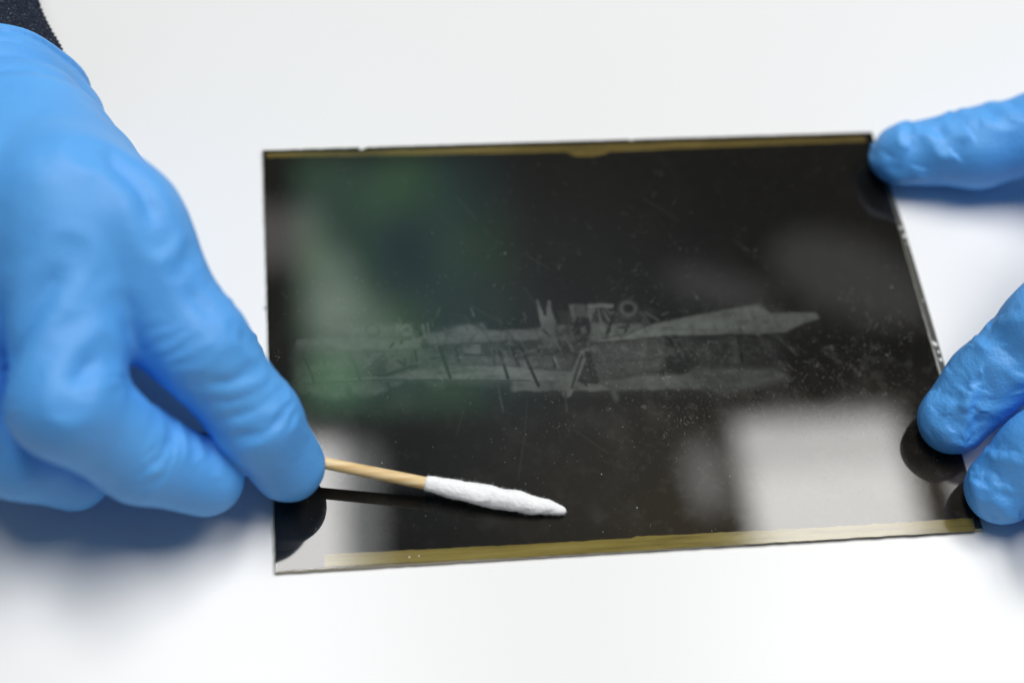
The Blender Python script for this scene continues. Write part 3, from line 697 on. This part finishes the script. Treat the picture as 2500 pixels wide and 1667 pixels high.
# loose fibres standing off the cotton
fv, ff = [], []
for i in rng.choice(len(V), 2600):
    p = V[i].copy(); d = dirn[i] + rng.normal(0, 0.7, 3) + (SC - SB) / 40 * rng.normal(0, 0.9); d /= np.linalg.norm(d)
    L = rng.uniform(0.25, 0.9); s = len(fv); side = np.cross(d, rng.normal(0, 1, 3)); side /= np.linalg.norm(side)
    p = p - d * 0.1
    for k in range(4):
        fv += [tuple(p + side * 0.012), tuple(p - side * 0.012)]
        d = d + rng.normal(0, 0.35, 3); d /= np.linalg.norm(d); p = p + d * L / 3
        p[2] = max(p[2], PT + 0.05)
    for k in range(3): ff.append((s + 2 * k, s + 2 * k + 1, s + 2 * k + 3, s + 2 * k + 2))
fz = mesh_obj("cotton_fibres", fv, ff, m_cotton, tip); fz["kind"] = "stuff"

# ------------------------------------------------------------------ gloved hands
def rounded(H): return H
RH = {'index': [[-120.45, -4.2, 60.0, 12.4], [-103.8, -26.57, 45.0, 11.4], [-91.29, -37.68, 28.0, 10.1], [-84.65, -41.82, 12.6, 9.0]], 'middle': [[-131.72, -0.09, 65.0, 12.5], [-131.74, -43.41, 50.0, 12.0], [-117.5, -46.8, 30.0, 10.4], [-104.18, -46.75, 18.0, 9.2]], 'ring': [[-149.41, 2.57, 60.0, 12.2], [-156.66, -33.48, 44.0, 11.2], [-145.04, -42.09, 26.0, 10.4], [-134.69, -42.57, 16.0, 9.2]], 'little': [[-175.36, 11.15, 50.0, 11.5], [-182.69, -16.94, 40.0, 10.0], [-171.83, -23.13, 26.0, 9.0], [-164.0, -22.52, 16.0, 8.0]], 'thumb': [[-152.56, 59.34, 26.0, 15.0], [-121.28, 14.1, 30.0, 11.6], [-101.51, -16.91, 21.0, 11.0], [-90.88, -32.89, 13.0, 9.6]], 'palm': [[[-120.45, -4.2, 60.0], [-168.9, 74.98, 29.46], 13.020000000000001, 21.6], [[-131.72, -0.09, 65.0], [-175.54, 73.41, 27.9], 13.125, 21.6], [[-149.41, 2.57, 60.0], [-183.13, 71.62, 26.1], 12.81, 21.6], [[-175.36, 11.15, 50.0], [-189.77, 70.05, 24.54], 12.075000000000001, 21.6], [[-188.82, 70.27, 24.76], [-203.06, 127.58, 27.76], 21.6, 23.22], [[-169.85, 74.75, 29.24], [-184.09, 132.06, 32.24], 21.6, 23.22], [[-152.56, 59.34, 26.0], [-171.75, 74.3, 28.79], 15.0, 20.25], [[-152.56, 59.34, 26.0], [-121.28, 14.1, 30.0], 15.0, 11.6], [[-135.17, 14.98, 51.75], [-130.66, 27.67, 28.8], 9.0, 9.0], [[-127.04, -3.3, 60.0], [-124.07, -21.6, 49.0], 9.5, 7.6000000000000005], [[-140.62, -0.26, 60.0], [-139.33, -13.62, 55.0], 9.5, 7.6000000000000005]], 'end_p': [-175.49, 57.04, 26.19], 'end_n': [-0.2409, 0.9692, 0.0507], 'lat': [0.9485, 0.224, 0.224], 'cuff_r': [42.2, 18.7], 'sleeve_r': [40.6, 17.099999999999998], 'crumple': 0.06, 'lip': False, 'sharp': 1.5, 'relax': 0.5, 'wr_amp': 0.24, 'wr_len': 3.4, 'web': 13.0, 'creases': [[[[-123.74, 2.78, 79.12], [-120.07, 2.74, 77.08], [-116.18, -1.06, 75.89], [-113.13, -4.18, 74.52], [-111.31, -8.71, 72.45], [-109.98, -13.09, 69.52]], 2.67, 1.79], [[[-106.91, -18.6, 63.87], [-103.45, -13.21, 62.32]], 1.83, 0.83], [[[-143.99, -39.47, 54.17], [-141.64, -35.59, 60.17], [-136.96, -30.22, 66.4], [-131.83, -24.44, 70.25], [-128.66, -20.46, 72.15]], 2.67, 1.57], [[[-128.73, -49.3, 61.05], [-127.84, -45.88, 62.12], [-125.4, -41.76, 61.95], [-121.87, -37.39, 59.67]], 2.43, 1.57], [[[-133.41, -37.34, 64.82], [-129.03, -32.7, 66.3], [-126.05, -29.76, 66.48]], 2.19, 0.32], [[[-118.68, -40.48, 52.19], [-115.77, -41.1, 45.67]], 1.46, 0.72], [[[-110.63, -40.82, 37.12], [-109.55, -47.47, 38.24], [-112.2, -52.01, 39.07]], 1.7, 0.96], [[[-106.74, -42.72, 33.28], [-105.37, -47.4, 32.72]], 1.22, 0.72], [[[-102.8, -44.01, 29.21], [-101.48, -48.94, 28.07]], 1.22, 0.72], [[[-102.76, -38.76, 47.82], [-96.38, -38.08, 46.54], [-90.8, -33.88, 45.0]], 1.58, 0.72], [[[-101.31, -40.69, 42.63], [-94.33, -40.47, 42.51], [-88.68, -36.8, 41.34]], 1.46, 0.61], [[[-98.82, -42.86, 38.56], [-92.18, -42.2, 39.61], [-85.98, -37.48, 38.47]], 1.58, 0.72], [[[-97.78, -45.45, 33.31], [-91.01, -45.25, 36.18], [-84.26, -40.58, 35.98]], 1.7, 0.96], [[[-94.46, -28.01, 52.87], [-91.51, -29.41, 47.78]], 1.46, 0.83], [[[-105.25, -20.03, 61.93], [-101.89, -24.47, 58.31], [-97.55, -28.87, 55.34]], 2.19, 0.72], [[[-119.64, -27.94, 61.58], [-116.77, -29.79, 54.87], [-113.93, -34.18, 46.67]], 2.67, 0.83]]}
LH = {'index': [[141.8, 4.49, 50.0, 13.0], [105.88, -24.5, 32.0, 11.0], [93.29, -30.61, 16.0, 9.8], [85.66, -36.64, 8.8, 9.2]], 'middle': [[147.65, -13.66, 54.0, 13.0], [118.52, -46.98, 36.0, 11.3], [101.35, -52.48, 18.0, 10.2], [93.38, -56.77, 8.8, 9.4]], 'ring': [[157.57, -29.58, 50.0, 12.5], [120.49, -59.61, 40.0, 11.2], [111.96, -65.95, 24.0, 10.0], [109.51, -68.83, 11.0, 9.0]], 'little': [[167.6, -41.44, 44.0, 11.5], [142.11, -65.91, 34.0, 9.8], [135.58, -71.34, 20.0, 9.0], [133.87, -74.23, 9.0, 8.0]], 'thumb': [[188.51, 48.39, 36.0, 17.0], [144.27, 48.49, 25.0, 12.4], [112.32, 48.11, 13.0, 11.0], [92.12, 49.56, 9.2, 8.8]], 'palm': [[[141.8, 4.49, 50.0], [232.49, 46.94, 49.84], 13.65, 21.6], [[147.65, -13.66, 54.0], [234.24, 40.26, 48.67], 13.65, 21.6], [[157.57, -29.58, 50.0], [236.23, 32.63, 47.33], 13.125, 21.6], [[167.6, -41.44, 44.0], [237.98, 25.96, 46.16], 12.075000000000001, 21.6], [[237.73, 26.91, 46.33], [288.65, 38.48, 56.33], 21.6, 23.22], [[232.74, 45.99, 49.67], [283.66, 57.56, 59.67], 21.6, 23.22], [[188.51, 48.39, 36.0], [233.24, 44.08, 49.34], 17.0, 20.25], [[188.51, 48.39, 36.0], [144.27, 48.49, 25.0], 17.0, 12.4], [[165.16, 12.48, 49.5], [157.54, 48.46, 28.3], 9.0, 9.0]], 'end_p': [255.6, 41.08, 52.0], 'end_n': [0.9577, 0.2176, 0.1881], 'lat': [-0.2495, 0.9539, 0.1669], 'cuff_r': [33.2, 23.95], 'sleeve_r': [31.6, 22.349999999999998], 'crumple': 0.06, 'lip': True, 'sharp': 1.35, 'relax': 0.25, 'wr_amp': 0.07, 'wr_len': 3.0, 'web': 9.0, 'creases': [[[[88.28, -34.88, 24.68], [87.9, -37.65, 22.28], [86.79, -39.85, 19.36], [87.41, -42.28, 16.64], [86.95, -43.66, 14.77]], 1.17, 1.01], [[[86.72, -40.44, 18.68], [82.7, -39.64, 17.24]], 1.04, 0.64], [[[80.36, -32.58, 16.04], [82.36, -35.7, 18.62], [85.15, -38.93, 19.22]], 1.56, 0.64], [[[87.65, -37.74, 22.04], [90.67, -39.43, 21.69], [94.18, -38.79, 23.63]], 1.69, 0.75], [[[79.43, -39.42, 15.02], [81.47, -42.34, 14.74], [82.75, -43.84, 13.77]], 1.56, 0.59], [[[83.98, -44.2, 13.84], [86.4, -44.95, 12.72], [87.9, -43.64, 14.64]], 1.17, 0.53], [[[91.61, -23.89, 29.77], [91.5, -27.43, 30.59], [94.05, -32.55, 31.38], [97.12, -35.09, 31.22]], 1.95, 1.06], [[[89.26, -27.34, 27.4], [90.39, -29.75, 28.77], [93.43, -33.9, 29.58]], 2.08, 0.64], [[[90.56, -23.04, 26.91], [91.27, -26.27, 30.21]], 1.3, 0.75], [[[94.71, -21.64, 35.47], [97.0, -23.65, 39.91]], 1.56, 0.75], [[[78.75, -35.24, 14.75], [77.45, -39.17, 12.15]], 1.56, 0.43], [[[83.72, -30.74, 21.11], [85.22, -33.65, 22.49]], 2.08, 0.43], [[[89.97, -35.64, 25.38], [93.66, -36.0, 27.3], [96.8, -35.74, 29.88]], 2.08, 0.53], [[[86.74, -59.58, 14.84], [88.98, -61.57, 15.71], [92.13, -64.11, 14.79], [93.31, -65.2, 13.08]], 1.56, 0.85], [[[85.23, -55.41, 13.39], [86.02, -57.54, 14.64], [87.31, -58.69, 15.8]], 1.04, 0.64], [[[89.93, -52.19, 20.28], [93.4, -55.87, 24.96]], 1.3, 0.64], [[[86.53, -53.81, 14.75], [88.03, -56.64, 17.23], [89.67, -59.79, 17.64]], 1.04, 0.53], [[[85.85, -59.07, 13.96], [86.47, -62.08, 12.39], [87.41, -63.75, 10.9]], 1.43, 0.49], [[[89.61, -48.91, 16.05], [89.69, -52.13, 19.76]], 1.04, 0.53], [[[92.71, 53.62, 17.44], [91.37, 48.47, 18.07]], 1.43, 1.14], [[[97.03, 51.29, 19.55], [99.28, 47.53, 20.41], [100.84, 44.15, 19.84]], 1.69, 1.28], [[[83.61, 50.29, 11.47], [85.45, 45.67, 13.44], [90.07, 42.3, 13.76]], 2.21, 0.76], [[[84.09, 45.97, 9.94], [87.07, 42.65, 11.34], [91.75, 40.96, 11.64]], 1.95, 0.66], [[[105.11, 52.3, 22.09], [105.63, 48.9, 23.09]], 1.95, 1.14], [[[110.42, 54.19, 23.18], [113.47, 49.41, 25.7], [116.69, 47.52, 26.81]], 1.95, 0.85], [[[118.39, 56.34, 23.88], [119.57, 51.46, 27.55], [121.5, 50.0, 28.7]], 1.82, 1.0]]}

def cuff_setup(H):
    """rolled hem at the glove's wrist end plus soft bands behind it"""
    e = np.asarray(H["end_p"], float); nrm = np.asarray(H["end_n"], float); lat = np.asarray(H["lat"], float)
    up = np.cross(nrm, lat); up /= np.linalg.norm(up)
    def axial(P):
        s = -((P - e) @ nrm)
        w = vnoise(P, 16, 9) * 2.2
        r = 0.0
        for (c0, wd, am) in ((6.5, 1.2, -1.1), (9.5, 1.6, 0.7), (14, 1.5, -0.9), (22, 2.2, -0.8), (27, 3, 0.5)):
            r = r + am * np.exp(-((s + w - c0) / wd) ** 2)
        return r
    H["axial"] = axial
    return up

def sleeve(H, hand, length, seed, fuzz_n):
    e = np.asarray(H["end_p"], float); nrm = np.asarray(H["end_n"], float); lat = np.asarray(H["lat"], float)
    up = np.cross(nrm, lat); up /= np.linalg.norm(up)
    ra, rb = H["sleeve_r"]
    nl, na = int(length / 0.5), 420
    S, T = np.meshgrid(np.linspace(-9, length, nl), np.linspace(0, 2 * math.pi, na, endpoint=False), indexing='ij')
    s = S.ravel(); t = T.ravel()
    drift = np.outer(s, nrm)
    flare = 1 - 0.09 * np.clip(s / 20, 0, 1.0)
    rad = np.outer(np.cos(t) * ra * flare, lat) + np.outer(np.sin(t) * rb * flare, up)
    V = e + drift + rad
    nn = rad / np.linalg.norm(rad, axis=1, keepdims=True)
    rib = np.cos(t * 34 + 0.6 * vnoise(V, 9, seed))
    loops = np.cos(s / 1.5 * 2 * math.pi + np.pi * (rib > 0))
    edge = np.exp(-((s + 7.5) / 1.5) ** 2)
    V = V + nn * (0.55 * rib + 0.30 * loops + 0.3 * vnoise(V, 1.2, seed) + 0.8 * vnoise(V, 14, seed + 2) - 0.6 * edge)[:, None]
    i, j = np.meshgrid(np.arange(nl - 1), np.arange(na), indexing='ij')
    F = np.stack([i * na + j, i * na + (j + 1) % na, (i + 1) * na + (j + 1) % na, (i + 1) * na + j], -1).reshape(-1, 4)
    o = mesh_obj("sleeve_cuff", V, F, m_wool, hand)
    o["label"] = "dark navy ribbed wool sleeve"
    fv, ff = [], []
    r2 = np.random.default_rng(seed)
    for k in r2.choice(len(V), fuzz_n):
        p = V[k].copy(); d = nn[k] + r2.normal(0, 0.8, 3); d /= np.linalg.norm(d); L = r2.uniform(0.4, 1.5)
        side = np.cross(d, r2.normal(0, 1, 3)); side /= np.linalg.norm(side); s0 = len(fv)
        for q in range(4):
            fv += [tuple(p + side * 0.03), tuple(p - side * 0.03)]
            d = d + r2.normal(0, 0.4, 3); d /= np.linalg.norm(d); p = p + d * L / 3
        for q in range(3): ff.append((s0 + 2 * q, s0 + 2 * q + 1, s0 + 2 * q + 3, s0 + 2 * q + 2))
    f = mesh_obj("wool_fuzz", fv, ff, m_fuzz, o); f["kind"] = "stuff"
    return o

def bounds(H, pad=6.0):
    P = [np.asarray(q[:3]) for f in ("index", "middle", "ring", "little", "thumb") for q in H[f]]
    for (a_, b_, ra, rb) in H["palm"]: P += [np.asarray(a_), np.asarray(b_)]
    P = np.array(P)
    return P.min(0) - 32, P.max(0) + 32

cuff_setup(RH)
lo, hi = bounds(RH)
right_hand = build_glove("gloved_hand", RH, lo, hi, 0.62, m_glove, 21, (RH["middle"][0][0], RH["middle"][0][1], 0))
tag(right_hand, "large blurred blue gloved hand reaching in from the left, pinching the cotton swab", "gloved hand", "gloved hands working on the plate")
sleeve(RH, right_hand, 70, 5, 5200)

cuff_setup(LH)
lo, hi = bounds(LH)
left_hand = build_glove("gloved_hand", LH, lo, hi, 0.5, m_glove, 57, (LH["middle"][0][0], LH["middle"][0][1], 0))
tag(left_hand, "blue gloved hand at the right edge, thumb and two fingertips pressing the plate's corners", "gloved hand", "gloved hands working on the plate")
sleeve(LH, left_hand, 50, 8, 1200)
